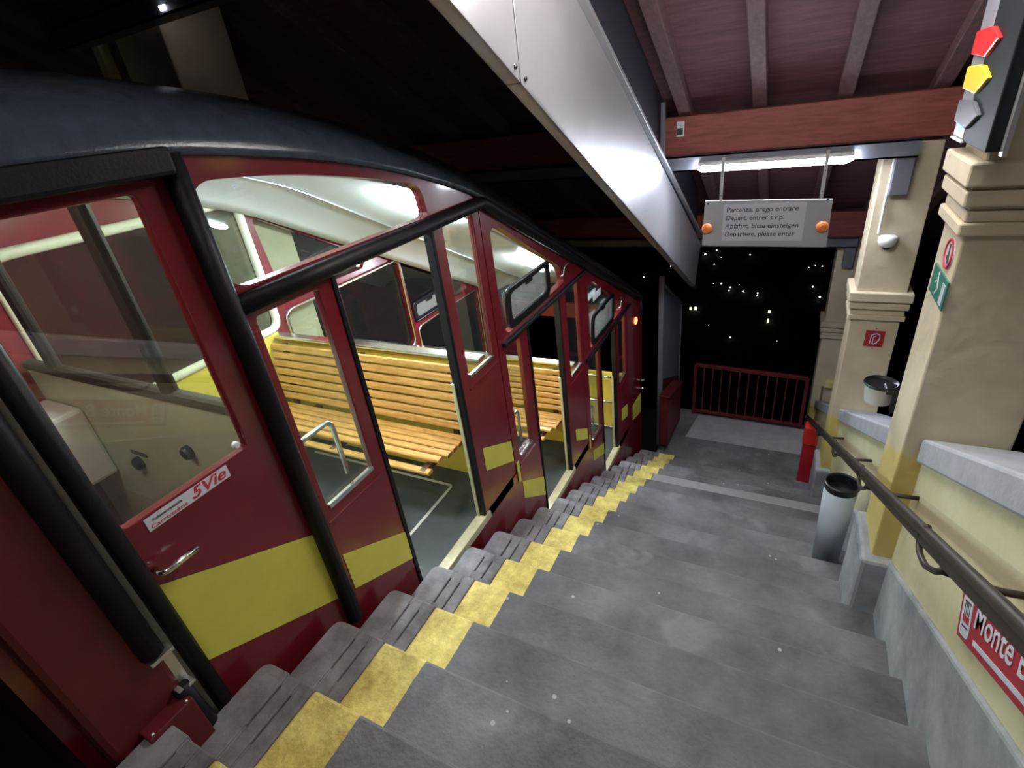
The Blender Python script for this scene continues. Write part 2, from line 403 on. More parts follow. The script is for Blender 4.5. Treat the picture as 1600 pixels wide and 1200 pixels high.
# ---- roof: boards, rafters, cross beams
ry0, ry1 = -2.2, 9.3
bd = .115
bm = plate([(ry0, roofz(ry0)+bd), (ry1, roofz(ry1)+bd), (ry1, roofz(ry1)+bd+.03), (ry0, roofz(ry0)+bd+.03)], (), -9.0, 2.1, 'x')
ceil = struct('ceiling', bm, BOARD)
xr = -4.85-.565*6
while xr < 2.0:
    bm = plate([(ry0, roofz(ry0)), (ry1, roofz(ry1)), (ry1, roofz(ry1)+bd), (ry0, roofz(ry0)+bd)], (), xr-.05, xr+.05, 'x')
    struct('rafter', bm, RAFT, ceil, bevel=.006)
    xr += .565
for i, by in enumerate((-.2, 2.33, 4.88, 7.46)):
    zt = roofz(by+.08)+.0
    bm = B(-4.6, 1.25, by, by+.16, zt-.29, zt+.005)
    struct('cross_beam', bm, BEAMW, ceil, bevel=.008)
    # steel channel below each timber beam
    bm = BM(); zt2 = zt-.292
    box(bm, -4.4, .735, by-.06, by-.05, zt2-.12, zt2); box(bm, -4.4, .735, by-.06, by+.10, zt2-.012, zt2); box(bm, -4.4, .735, by-.06, by+.06, zt2-.12, zt2-.108)
    struct('steel_channel', bm, STEEL, ceil)
    if i >= 2:
        bm = B(.615, .73, by-.035, by+.06, zt2-.38, zt2-.12)
        struct('channel_bracket', bm, STEEL, ceil, bevel=.004)
# ---- ground below the car, hillside beyond
bm = plate([(-3, .2), (12, -7.6), (12, -8.2), (-3, -2.0)], (), -6.5, -1.46, 'x')
for v in bm.verts: v.co.z -= 2.4 if v.co.y < 0 else 0
struct('ground', bm, DARK)
bm = BM()
hv = {}
NX, NY = 30, 24
def hz(x, y): return -52+.30*(y-70)+3*math.sin(x*.07)+2*math.sin(y*.11+x*.03)
for i in range(NX+1):
    for j in range(NY+1):
        x = -140+i*8; y = 12+j*9; z = hz(x, y) if j > 3 else -70+0*y
        hv[i, j] = bm.verts.new((x, y, z))
for i in range(NX):
    for j in range(NY): bm.faces.new((hv[i, j], hv[i+1, j], hv[i+1, j+1], hv[i, j+1]))
hill = struct('hillside', bm, HILL, smooth=True)
# ================================================================== FUNICULAR CAR
car = empty('funicular_car', (-2.45, 2.9, -3.4), 'dark red funicular car with blue roof, yellow bands and open doors beside the stairs', 'railway car')
SEAM = [(.06, .012), (.889, .004), (1.194, -.042), (1.449, -.084), (1.774, -.163), (2.112, -.268), (2.433, -.384), (5.823, -2.171)]
def seam(y):
    for (a, b), (c, d) in zip(SEAM, SEAM[1:]):
        if y <= c: return b+(d-b)*(y-a)/(c-a)
    return SEAM[-1][1]-.527*(y-SEAM[-1][0])
XF = -3.4
BT = .05
DOOR = [dict(A=(.975, 1.355), Bl=(2.012, 2.46), top=-.462, fl=-2.25, j=2.46),
        dict(A=(2.512, 2.872), Bl=(3.43, 3.872), top=-1.295, fl=-2.955, j=3.872),
        dict(A=(3.925, 4.33), Bl=(4.81, 5.235), top=-2.095, fl=-3.66, j=5.235)]
win1 = fillet([(.925, -.245), (.945, -.075), (1.241, -.100), (1.466, -.138), (1.748, -.195), (1.995, -.262), (2.01, -.40), (.985, -.395), (.925, -.32)], [.06, .09, .1, .1, .1, .06, .03, .05, .05], 6)
win2 = fillet([(2.546, -.58), (2.66, -.60), (3.50, -1.09), (3.56, -1.225), (2.60, -1.245), (2.546, -1.17)], [.08, .05, .08, .05, .05, .05], 6)
win3 = fillet([(4.06, -1.42), (4.20, -1.43), (5.02, -1.94), (5.06, -2.03), (4.06, -2.03)], [.07, .05, .05, .03, .05], 5)
def rect(y0, y1, z0, z1): return [(y0, z0), (y1, z0), (y1, z1), (y0, z1)]
outer = [(.905, seam(.905))]+[(y, z) for y, z in SEAM if y > .95]+[(5.86, -2.19), (5.86, -4.75), (.905, -2.55)]
holes = [win1, win2, win3]+[rect(d['A'][0], d['Bl'][1], d['fl'], d['top']) for d in DOOR]
link('side_panel', plate(outer, holes, X_CAR-BT, X_CAR), RED, car)
for wn in (win1, win2, win3): 
    link('pediment_window', plate(wn, (), X_CAR-.03, X_CAR-.024), GL, car)
# triangular window inner frames (white enamel edge seen through the glass)
# far wall
def shift(p, dy, dz): return [(a+dy, b+dz) for a, b in p]
farw = [fillet(rect(1.02, 2.41, -1.26, -.335), .09), fillet(rect(2.50, 3.92, -2.08, -1.175), .09), fillet(rect(4.0, 5.25, -2.82, -1.93), .08)]
farp = [fillet([(2.50, -.47), (2.58, -.50), (3.50, -1.02), (3.45, -1.12), (2.55, -1.10)], .04), fillet([(3.95, -1.22), (4.03, -1.26), (5.0, -1.78), (4.95, -1.88), (3.98, -1.86)], .04)]
outer = [(.10, seam(.1)), (.889, seam(.889))]+[(y, z) for y, z in SEAM if y > .95]+[(5.86, -2.19), (5.86, -4.75), (.10, -2.3)]
link('far_side_panel', plate(outer, farw+farp, XF, XF-BT), RED, car)
for wn in farw+farp: link('far_window', plate(wn, (), XF-.03, XF-.025), GL, car)
for wn, mm, rr in ((farw[0], CREAM, .030), (farw[1], CHR, .015), (farw[2], CHR, .013)):
    link('window_frame', tube(BM(), [(XF+.012, y, z) for y, z in wn], rr, 8, closed=True), mm, car, smooth=True)
# hopper vents
def hopper(x, y0, y1, z0, z1, r, lean=.0, par=car):
    o = fillet(rect(y0, y1, z0, z1), r); i_ = fillet(rect(y0+.05, y1-.05, z0+.055, z1-.035), r*.7)
    bm = plate(o, [i_], x, x+.022)
    for v in bm.verts: v.co.x += lean*(v.co.z-z0)
    h = link('hopper_vent', bm, BLK, par, bevel=.003)
    bm = plate(i_, (), x+.008, x+.012)
    for v in bm.verts: v.co.x += lean*(v.co.z-z0)
    link('hopper_pane', bm, GLH, h)
    link('latch', box(BM(), x-.006, x+.03, (y0+y1)/2-.05, (y0+y1)/2+.05, z1-.06, z1-.018), BLK, h, bevel=.004)
    bm = BM(); tube(bm, [(x+.012, y0+.02, z0+.02), (x+.012, y1-.02, z0+.02)], .011, 8)
    link('hinge_bar', bm, ALU, h, smooth=True)
hopper(X_CAR-.012, 2.61, 3.27, -1.235, -.965, .07, .05)
hopper(X_CAR-.012, 4.10, 4.76, -2.03, -1.72, .07, .05)
hopper(XF, 3.98, 4.55, -1.88, -1.66, .05)
for (y, z, m_) in ((4.36, -1.66, WHITEP),):
    link('notice_plate', box(BM(), X_CAR-.002, X_CAR+.002, 4.19, 4.40, -1.62, -1.56), m_, car)
for (ya, yb, zz) in ((3.49, 3.60, -1.06), (4.93, 5.03, -1.86)):
    bm = BM(); tube(bm, arcpath([(X_CAR, ya, zz-.10), (X_CAR+.03, ya, zz-.09), (X_CAR+.03, ya+.02, zz-.03), (X_CAR+.03, yb, zz-.03), (X_CAR, yb, zz-.03)], .02), .007, 8)
    link('grab_hook', bm, CHR, car, smooth=True)
# jambs between the doors and reflective strips
for i, (y0, y1, z0, z1) in enumerate(((.932, .948, -1.63, -1.336), (2.468, 2.503, -2.34, -2.165), (3.885, 3.915, -3.03, -2.88))):
    link('reflective_strip', B(X_CAR+(.002 if i else .015), X_CAR+(.006 if i else .02), y0, y1, z0, z1), YEL, car)

# roof shell
PROF = [(0, 0), (-.004, .022), (-.014, .048), (-.034, .075), (-.066, .105), (-.12, .145), (-.2, .182), (-.32, .215), (-.48, .245), (-.68, .268), (-.95, .278)]
PROF = PROF+[(-1.9-x, z) for x, z in PROF[-2::-1]]
def loft(path, profile, dx=0, dz=0, sc=1.0, th=None):
    bm = BM(); rows = []
    for (y, z) in path:
        rows.append([bm.verts.new((X_CAR+dx+x*sc, y, z+dz+h)) for x, h in profile])
    for a, b in zip(rows, rows[1:]):
        for j in range(len(profile)-1): bm.faces.new((a[j], a[j+1], b[j+1], b[j]))
    return bm, rows
def smooth_path():
    out = []; ysq = [i*.1 for i in range(1, 58)]
    for y in ysq:
        # average for a soft bend
        s = sum(seam(y+d) for d in (-.12, -.06, 0, .06, .12))/5
        out.append((y, s))
    return [(.04, .0)]+out+[(5.80, seam(5.80)), (5.86, seam(5.86)-.06), (5.89, seam(5.89)-.22)]
rp = smooth_path()
bm, rows = loft(rp, PROF, .004, .0)
rf = link('roof', bm, ROOFP, car, smooth=True)
md = rf.modifiers.new('solid', 'SOLIDIFY'); md.thickness = .03; md.offset = 0
# inner ceiling
IP = [(-.05, -.02), (-.10, .05), (-.25, .11), (-.50, .14), (-.95, .15), (-1.30, .14), (-1.34, .135), (-1.62, .10), (-1.80, .03), (-1.85, -.02)]
bm, rows = loft(rp[1:-3], IP, 0, -.02)
cl = link('ceiling_panel', bm, CEILW, car, smooth=True)
md = cl.modifiers.new('solid', 'SOLIDIFY'); md.thickness = .006
for xx, hh in ((-1.32, .133), (-.50, .135)):
    bm = BM(); tube(bm, [(X_CAR+xx, y, z+hh-.032) for y, z in rp[9:-3]], .009, 6)
    link('ceiling_trim', bm, ALU, car, smooth=True)
for (lx, ly, L_) in ((-2.2, 1.12, .50), (-2.2, 2.62, .50), (-2.2, 4.25, .50)):  # first one is added out of view to brighten the car ceiling
    a = Vector((lx, ly, seam(ly)+.085)); b = Vector((lx, ly+L_, seam(ly+L_)+.085))
    c = link('ceiling_light', bar(BM(), a, b, .11, .035), CARL, car, bevel=.01)
c = link('cab_fill_light', B(-2.35, -2.05, .20, .32, .075, .10), emit('cab_fill_cover', (1, .96, .80), 45), car, bevel=.01)  # added fill lamp, unseen from the camera, lights the cab partition
# cream cove at the far wall top / dark line
bm = BM(); tube(bm, [(XF+.03, y, seam(y)-.03) for y, z in rp[9:-3]], .010, 6); link('cove_trim', bm, RED, car)

# door sealing tubes
bm = BM()
tube(bm, arcpath([(X_CAR+.01, .925, -.44), (X_CAR+.012, 1.4, -.437), (X_CAR+.012, 2.483, -.430), (X_CAR+.012, 5.80, -2.165)], .02, 2), .034, 12)
link('door_top_seal', bm, RUB, car, smooth=True)
for d in DOOR[1:]:
    bm = BM(); bar(bm, (X_CAR+.012, d['A'][0]-.01, d['top']+.012), (X_CAR+.012, d['j']+.12, d['top']+.02), .03, .028)
    link('door_track', bm, RUB, car, bevel=.006)
bm = BM(); tube(bm, [(X_CAR+.02, .912, .0), (X_CAR+.02, .918, -.6), (X_CAR+.02, .922, -1.86)], .032, 12)
link('door_post_seal', bm, RUB, car, smooth=True)
bm = BM(); box(bm, X_CAR-.02, X_CAR+.06, .10, .90, -.052, .018)
link('cab_gutter', bm, RUB, car, bevel=.012)
for y in (.62, .70, .80, .84):
    pass
# cab door leaf
cabwin = fillet(rect(.402, .805, -.875, -.082), .018, 3)
cd_ = link('cab_door', plate([(.385, -.045), (.895, -.045), (.895, -2.45), (.385, -2.2)], [cabwin], X_CAR-.035, X_CAR), RED, car, bevel=.004)
link('cab_window', plate(cabwin, (), X_CAR-.018, X_CAR-.012), GLC, cd_)
link('yellow_band', plate([(.402, -1.088), (.893, -1.352), (.893, -1.712), (.402, -1.437)], (), X_CAR+.001, X_CAR+.003), YEL, cd_)
bm = BM(); tube(bm, arcpath([(X_CAR, .415, -1.035), (X_CAR+.045, .415, -1.035), (X_CAR+.045, .52, -1.035)], .02), [.010]*8, 8)
link('door_handle', bm, CHR, cd_, smooth=True)
st = link('sticker', plate([(.452, -.925), (.715, -.925), (.715, -.882), (.452, -.882)], (), X_CAR+.001, X_CAR+.0025), SIGNW, cd_)
link('window_latch', lathe(BM(), [(.012, 0), (.012, .012), (.008, .016)], (X_CAR-.016, .775, -.85), 'x', 16), WHITEP, cd_)
text('sticker_lettering', 'Carrozzeria', .016, lambda u, v, w: (X_CAR+.003+w, .46+u, -.920+v), REDINK, cd_, width=.11)
text('sticker_lettering', '5Vie', .05, lambda u, v, w: (X_CAR+.003+w, .585+u, -.918+v), REDINK, cd_, shear=.3, width=.12, bold=.0006)
text('sticker_lettering', 'Autocarrozzeria', .012, lambda u, v, w: (X_CAR+.003+w, .47+u, -.900+v), INK, cd_, width=.09)
# uphill end corner with rubber seals
link('end_wall', B(XF-.05, X_CAR-.05, .06, .10, -3.2, .02), RED, car)
link('corner_post', plate([(.095, .0), (.315, .0), (.315, -2.4), (.095, -2.3)], (), X_CAR-.07, X_CAR+.045), REDMATT, car, bevel=.02)
link('door_recess', B(X_CAR-.06, X_CAR+.03, .30, .355, -2.1, .0), GREYSTRIP, car)
bm = BM(); tube(bm, [(X_CAR+.055, .288, .0), (X_CAR+.055, .292, -1.215)], .031, 12)
link('corner_seal', bm, RUB, car, smooth=True)
bm = BM(); tube(bm, [(X_CAR+.055, .300, -1.385), (X_CAR+.055, .312, -1.66)], .025, 12)
link('corner_seal', bm, RUB, car, smooth=True)
bm = BM(); tube(bm, [(X_CAR+.035, .362, .0), (X_CAR+.035, .366, -.8), (X_CAR+.035, .376, -1.70)], .026, 12)
link('cab_door_seal', bm, RUB, car, smooth=True)
bm = BM(); box(bm, X_CAR+.02, X_CAR+.075, .27, .335, -1.245, -1.232); box(bm, X_CAR+.03, X_CAR+.04, .285, .335, -1.39, -1.235); box(bm, X_CAR+.03, X_CAR+.075, .285, .335, -1.395, -1.385)
link('seal_bracket', bm, ALU, car, bevel=.002)
bk = link('step_block', B(X_CAR+.04, X_CAR+.10, .17, .30, -1.62, -1.41), REDMATT, car, bevel=.004)
for yy in (.185, .285):
    link('rivet', lathe(BM(), [(.005, 0), (.005, .003), (.002, .005)], (X_CAR+.09, yy, -1.41), 'z', 10), ALU, bk)
# cab interior: partition with dark bars, panel, heater
pt = BM(); box(pt, XF, X_CAR-.06, .94, .97, -2.4, -.875)
link('cab_partition', pt, CABP, car)
bm = BM()
box(bm, XF, X_CAR-.06, .925, .985, -.885, -.835)
for x0, x1 in ((-2.19, -2.11), (-3.13, -3.06)): box(bm, x0, x1, .93, .98, -.86, -.05)
box(bm, -1.66, -1.60, .93, .98, -.86, -.05); box(bm, XF, X_CAR-.06, .93, .98, -.09, -.05)
link('partition_bars', bm, SOOT, car, bevel=.02)
for x0, x1 in ((-3.06, -2.19), (-2.11, -1.66)): link('partition_glass', B(x0, x1, .952, .957, -.84, -.09), GL, car)
ht = link('cab_heater', B(-3.38, -3.02, .70, .94, -1.45, -1.05), WHITEP, car, bevel=.02)
bm = BM()
for i in range(6): box(bm, -3.34, -3.06, .693, .70, -1.22-i*.03, -1.205-i*.03)
link('heater_grille', bm, INK, ht)
for (x, z, r) in ((-2.72, -1.32, .035), (-2.20, -1.14, .032)):
    link('cab_knob', lathe(BM(), [(r, 0), (r, -.02), (r*.8, -.03)], (x, .94, z), 'y', 20), BLK, car, smooth=False)
link('cab_slot', B(-2.75, -2.62, .935, .94, -1.27, -1.25), BLK, car)
link('cab_floor', B(XF, X_CAR-.04, .10, .95, -2.3, -2.25), CARFLOOR, car)
# saloon floors, linings, benches, partitions
def saloon(i, y0, y1, fl, zt, bench=True):
    link('floor_panel', B(XF, X_CAR+.0, y0, y1, fl-.05, fl), CARFLOOR, car)
    link('threshold', B(X_CAR-.055, X_CAR+.012, DOOR[i]['A'][0]+.05, DOOR[i]['Bl'][0]+.05, fl-.04, fl+.012), SILL, car, bevel=.004)
    # yellow lining below the far window
    zz = farw[i][0][1]
    zwin = min(p[1] for p in farw[i])-.02
    link('yellow_lining', B(XF, XF+.02, y0, y1-.02, fl, zwin), YELLIN, car)
    link('belt_rail', B(XF, XF+.035, y0, y1-.02, zwin, zwin+.03), CHR, car, bevel=.006)
for i, (y0, y1) in enumerate(((.97, 2.40), (2.40, 3.86), (3.86, 5.22))): saloon(i, y0, y1, DOOR[i]['fl'], 0)
def slat(bm, x0, x1, y, z, ang, wid, th):
    c, s = math.cos(ang), math.sin(ang)
    prof_ = fillet([(-wid/2, -th/2), (wid/2, -th/2), (wid/2, th/2), (-wid/2, th/2)], th*.45, 3)
    a = [bm.verts.new((x0, y+p*c-q*s, z+p*s+q*c)) for p, q in prof_]; b = [bm.verts.new((x1, y+p*c-q*s, z+p*s+q*c)) for p, q in prof_]
    N = len(a)
    for j in range(N): bm.faces.new((a[j], a[(j+1) % N], b[(j+1) % N], b[j]))
    bm.faces.new(a); bm.faces.new(b[::-1])
def bench(yb, ztop, zseat, x0, x1, nb, ns):
    b = link('bench', B(x0+.3, x0+.36, yb-.42, yb+.02, zseat-.06, zseat-.02), WOODEND, car)
    for xx in (x0+.1, (x0+x1)/2, x1-.12):
        bm = BM(); bar(bm, (xx, yb-.40, zseat-.045), (xx, yb-.02, zseat-.06), .04, .03); bar(bm, (xx, yb+.0, zseat-.06), (xx, yb+.075, ztop-.02), .04, .03)
        link('bench_bracket', bm, WOODEND, b)
    h = ztop-zseat
    for k in range(nb):
        t = (k+.5)/nb; z = zseat+.03+t*(h-.04); y = yb-.035+.085*t
        bm = BM(); slat(bm, x0, x1, y, z, math.pi/2-.16, (h-.03)/nb*.80, .026); link('slat', bm, WOOD, b)
    for k in range(ns):
        t = (k+.5)/ns; y = yb-.05-t*.36; z = zseat+.012*math.sin(t*3)
        if k == ns-1: z -= .05; y -= .005
        bm = BM(); slat(bm, x0, x1-(.0 if k < ns-2 else .03+.04*(k-ns+2)), y, z, .02, .36/ns*.82, .026); link('slat', bm, WOOD, b)
    return b
bench(2.25, -1.33, -1.80, XF+.025, -1.66, 7, 6)
bench(3.70, -2.10, -2.52, XF+.025, -1.62, 7, 6)
for (y, zt, fl0, fl1) in ((2.36, -1.30, -2.25, -2.955), (3.82, -2.07, -2.955, -3.66)):
    link('saloon_partition', B(XF, X_CAR-.08, y, y+.03, fl1, zt-.03), YELLIN, car)
    bm = BM(); box(bm, XF, X_CAR-.07, y-.03, y+.05, zt-.03, zt); link('partition_rail', bm, CHR, car, bevel=.01)
# yellow end bulkhead with rails
link('end_bulkhead', B(XF, X_CAR-.06, 5.22, 5.25, -4.0, -2.90), YELLIN, car)
bm = BM()
for z in (-2.93, -3.27, -3.63): tube(bm, [(XF+.05, 5.17, z), (X_CAR-.12, 5.17, z), (X_CAR-.08, 5.22, z)], .014, 8)
link('bulkhead_rail', bm, CHR, car, smooth=True)
# white line on the floor
bm = BM(); box(bm, -1.885, -1.865, 1.2, 2.21, -2.249, -2.247); box(bm, -3.2, -1.865, 2.19, 2.21, -2.249, -2.247)
link('floor_line', bm, TAPE, car)
# door leaves
def leaf(d, which, glass_, yellow, handle=True):
    y0, y1 = d[which]; zt, zb = d['top']-.004, d['fl']+.012
    if which == 'A': zb -= .0
    g = fillet(rect(glass_[0], glass_[1], glass_[2], glass_[3]), .015, 3)
    o = link('door_leaf', plate(rect(y0, y1, zb, zt), [g], X_CAR-.036, X_CAR-.003), RED, car, bevel=.004)
    link('door_glass', plate(g, (), X_CAR-.02, X_CAR-.015), GL, o)
    bm = BM(); bar(bm, (X_CAR-.004, glass_[0]+.005, glass_[2]+.008), (X_CAR-.004, glass_[1]-.005, glass_[2]+.008), .02, .02); link('glass_sill', bm, CHR, o, bevel=.003)
    bm = BM(); bar(bm, (X_CAR-.001, glass_[0]-.02, glass_[2]-.06), (X_CAR-.001, glass_[1]+.035, glass_[2]-.055), .012, .01); link('sill_moulding', bm, RED, o)
    if yellow: link('yellow_band', plate(yellow, (), X_CAR-.002, X_CAR), YEL, o)
    e = y1 if which == 'A' else y0
    bm = B(X_CAR-.045, X_CAR+.004, e-.012, e+.012, zb, zt); link('rubber_edge', bm, RUB, o, bevel=.004)
    if which == 'A':
        w_ = glass_[1]-glass_[0]
        bm = BM(); x = X_CAR-.055
        tube(bm, arcpath([(x, glass_[0]+.012, glass_[2]+.01), (x, glass_[0]+.012, glass_[2]+.30), (x, glass_[0]+w_*.66, glass_[2]+.30), (x, glass_[0]+w_*.66, glass_[2]+.035)], .04), .011, 8)
        link('grab_bar', bm, CHR, o, smooth=True)
    else:
        bm = B(X_CAR-.05, X_CAR-.03, y0-.022, y0-.006, zb, zb+.95); link('edge_strip', bm, SILL, o)
    return o
leaf(DOOR[0], 'A', (1.0, 1.275, -1.315, -.497), [(.985, -1.552), (1.345, -1.758), (1.345, -1.938), (.985, -1.757)])
leaf(DOOR[0], 'Bl', (2.11, 2.392, -1.305, -.470), [(2.11, -1.79), (2.448, -1.965), (2.448, -2.128), (2.11, -1.96)])
leaf(DOOR[1], 'A', (2.545, 2.75, -2.165, -1.335), [(2.525, -2.371), (2.862, -2.585), (2.862, -2.768), (2.525, -2.525)])
leaf(DOOR[1], 'Bl', (3.57, 3.832, -2.065, -1.31), [(3.575, -2.602), (3.86, -2.77), (3.86, -2.89), (3.575, -2.725)])
leaf(DOOR[2], 'A', (3.985, 4.27, -3.0, -2.13), [(3.99, -3.124), (4.322, -3.255), (4.322, -3.39), (3.99, -3.25)])
leaf(DOOR[2], 'Bl', (4.93, 5.18, -2.86, -2.13), [(5.0, -3.237), (5.228, -3.30), (5.228, -3.47), (5.0, -3.40)])
# downhill end of the car
link('yellow_band', plate([(5.45, -3.45), (5.84, -3.49), (5.84, -3.78), (5.45, -3.67)], (), X_CAR+.001, X_CAR+.003), YEL, car)
link('downhill_end_panel', plate([(XF-.05, -2.3), (X_CAR, -2.3), (X_CAR, -4.9), (XF-.05, -4.9)], [fillet([(XF+.15, -2.5), (X_CAR-.2, -2.5), (X_CAR-.2, -3.3), (XF+.15, -3.3)], .08)], 5.86, 5.90, 'y'), RED, car)
link('marker_lamp', lathe(BM(), [(.045, 0), (.042, .012), (.02, .02)], (X_CAR, 5.615, -2.381), 'x', 18), MARKER, car)
bm = BM()
for z in (-3.28, -3.40): tube(bm, [(X_CAR, 5.80, z), (X_CAR+.045, 5.82, z), (X_CAR+.045, 5.86, z)], .012, 8)
link('end_handle', bm, CHR, car, smooth=True)
link('underframe', plate([(.3, -2.2), (5.8, -4.7), (5.8, -5.3), (.3, -2.6)], (), XF+.1, X_CAR-.15), BLK, car)
# small sticker with horn symbol on the far side and lettering plates
nt = link('red_pictogram', B(XF+.002, XF+.006, 2.66, 2.86, -1.12, -.95) , SIGNRED, car)
# ================================================================== SILVER BEAM
def bz(y): return .303-.5215*(y-1.65)
sb = empty('silver_beam', (-1.03, 3.0, .3), 'long silver sheet metal box beam sloping above the car and hanging from the roof', 'beam')
ya, yb_ = -1.2, 6.60
def beam_seg(y0, y1, last=False):
    bm = BM(); H = .70; t = .018
    box_pts = [(y0, bz(y0)), (y1, bz(y1)), (y1+(.30 if last else 0), bz(y1+(.30 if last else 0))+H-.08 if last else bz(y1)+H), (y0, bz(y0)+H)]
    plate(box_pts, (), -1.0-t, -1.0, 'x', bm)
    plate([(y0, bz(y0)), (y1, bz(y1)), (y1, bz(y1)+t), (y0, bz(y0)+t)], (), -1.055, -1.0, 'x', bm)
    plate([(y0, bz(y0)), (y1, bz(y1)), (y1, bz(y1)+.25), (y0, bz(y0)+.25)], (), -1.065, -1.055, 'x', bm)
    plate([(y0, bz(y0)+H-.03), (y1+(.22 if last else 0), bz(y1+(.22 if last else 0))+H-.03), (y1+(.22 if last else 0), bz(y1+(.22 if last else 0))+H), (y0, bz(y0)+H)], (), -1.0, -.962, 'x', bm)
    return bm
link('beam_panel', beam_seg(ya, 2.085), BEAMSIL, sb, bevel=.002); link('beam_panel', beam_seg(2.093, yb_, True), BEAMSIL, sb, bevel=.002)
for y in (2.05, 2.13):
    link('bolt', lathe(BM(), [(.010, 0), (.010, .006), (.005, .009)], (-1.0, y, bz(y)+.035), 'x', 10), BLK, sb)
for y in (2.2, 4.75):
    link('hanger', B(-1.05, -1.02, y, y+.05, bz(y)+.3, roofz(y)+.02), STEEL, sb)
bm = plate([(ya, bz(ya)+.68), (7.0, bz(7.0)+.68), (7.0, roofz(7.0)+bd), (ya, roofz(ya)+bd)], (), -1.085, -1.07, 'x')  # added sheet above the beam, blocks lamp light from the left roof
struct('light_blocker', bm, mat('dark_blocker_sheet', (.030, .026, .045), .6), ceil)
# ================================================================== LANDING FURNITURE
ps = empty('gate_post', (-1.3, 6.1, LZ), 'tall thin grey steel post with sheet gate panel at the foot of the stairs', 'gate')
link('post', B(-1.335, -1.275, 6.07, 6.13, LZ-.05, -1.98), STEEL, ps, bevel=.004)
link('sheet_panel', plate([(6.14, -2.12), (7.38, -2.82), (7.38, -4.0), (6.14, -3.42)], (), -1.31, -1.295), STEEL, ps)
bm = BM(); bar(bm, (-1.30, 6.13, -2.10), (-1.30, 7.40, -2.81), .03, .03); bar(bm, (-1.30, 7.39, -2.8), (-1.30, 7.39, -5.0), .03, .03)
link('panel_frame', bm, ALU, ps)
link('lower_panel', plate([(6.14, -3.43), (7.38, -4.01), (7.38, -4.95), (6.14, LZ)], (), -1.312, -1.293), REDMATT, ps)
rb = empty('red_cabinet', (-1.17, 6.3, LZ), 'dark red metal cabinet standing beside the grey post by the landing', 'cabinet')
link('cabinet_body', plate([(5.85, -4.28), (6.75, -4.42), (6.75, -3.80), (5.85, -3.52)], (), -1.255, -1.14), REDMATT, rb, bevel=.02)
link('cabinet_lid', plate([(5.82, -3.51), (6.78, -3.79), (6.78, -3.76), (5.82, -3.48)], (), -1.262, -1.12), REDMATT, rb, bevel=.006)
link('cabinet_handle', B(-1.14, -1.125, 6.0, 6.12, -3.74, -3.71), CHR, rb)
rl = empty('landing_railing', (-.28, 6.95, LZ), 'dark red metal railing with upright bars across the end of the landing', 'railing')
xa, xb = -.985, .43
bm = BM(); bar(bm, (xa, 6.95, -3.565), (xb, 6.95, -3.61), .05, .05); link('top_rail', bm, REDMATT, rl, bevel=.006)
bm = BM(); bar(bm, (xa, 6.95, -4.33), (xb, 6.95, -4.345), .045, .045); link('bottom_rail', bm, REDMATT, rl, bevel=.006)
for x in (xa, xb): link('rail_post', B(x-.022, x+.022, 6.93, 6.97, LZ, -3.565 if x < 0 else -3.61), REDMATT, rl, bevel=.004)
for i in range(1, 12):
    x = xa+(xb-xa)*i/12; link('baluster', B(x-.008, x+.008, 6.94, 6.96, -4.33, -3.58), REDMATT, rl)
# ---- red fire point
fp = empty('fire_point', (.47, 5.58, zk(17)), 'slim red fire equipment box with brighter red cover by the foot of the handrail', 'fire box')
link('box_body', B(.405, .53, 5.54, 5.66, zk(17), -3.72), SIGNRED, fp, bevel=.008)
link('cover', B(.395, .54, 5.53, 5.67, -3.72, -3.475), REDBRIGHT, fp, bevel=.02)
# ---- litter bin
cx, cy, cz = .475, 3.10, zk(9)
tb = empty('litter_bin', (cx, cy, cz), 'tall grey cylindrical litter bin with open black rim on a step beside the wall', 'bin')
link('bin_body', lathe(BM(), [(.078, 0), (.093, .62), (.090, .62), (.074, .30), (.02, .29)], (cx, cy, cz), 'z', 36), BINM, tb, smooth=False)
bm = BM(); ring = [(cx+.094*math.cos(a*math.pi/18), cy+.094*math.sin(a*math.pi/18), cz+.663) for a in range(36)]
tube(bm, ring, .009, 8, closed=True); link('rim', bm, BLK, tb, smooth=True)
link('inner_liner', lathe(BM(), [(.091, .61), (.098, .662), (.090, .672), (.080, .63), (.070, .45), (.01, .44)], (cx, cy, cz), 'z', 30), BLK, tb)
for o in tb.children:
    if o.name.startswith('bin_body'):
        for p in o.data.polygons: p.use_smooth = abs(p.normal.z) < .5
# ---- ash bin on pillar
ab = empty('ash_bin', (.485, 2.78, -1.53), 'round pale ash bin with black bowl bracketed to the near cream pillar', 'bin')
link('bin_body', lathe(BM(), [(.056, -.045), (.068, .045), (.064, .05)], (.487, 2.76, -1.475), 'z', 32), BINW, ab)
link('bowl', lathe(BM(), [(.068, .047), (.076, .056), (.072, .064), (.055, .054), (.005, .051)], (.487, 2.76, -1.475), 'z', 32), BLK, ab)
bm = BM(); box(bm, .53, .60, 2.665, 2.70, -1.53, -1.42); box(bm, .50, .60, 2.67, 2.76, -1.435, -1.415)
link('bracket', bm, BLK, ab, bevel=.004)
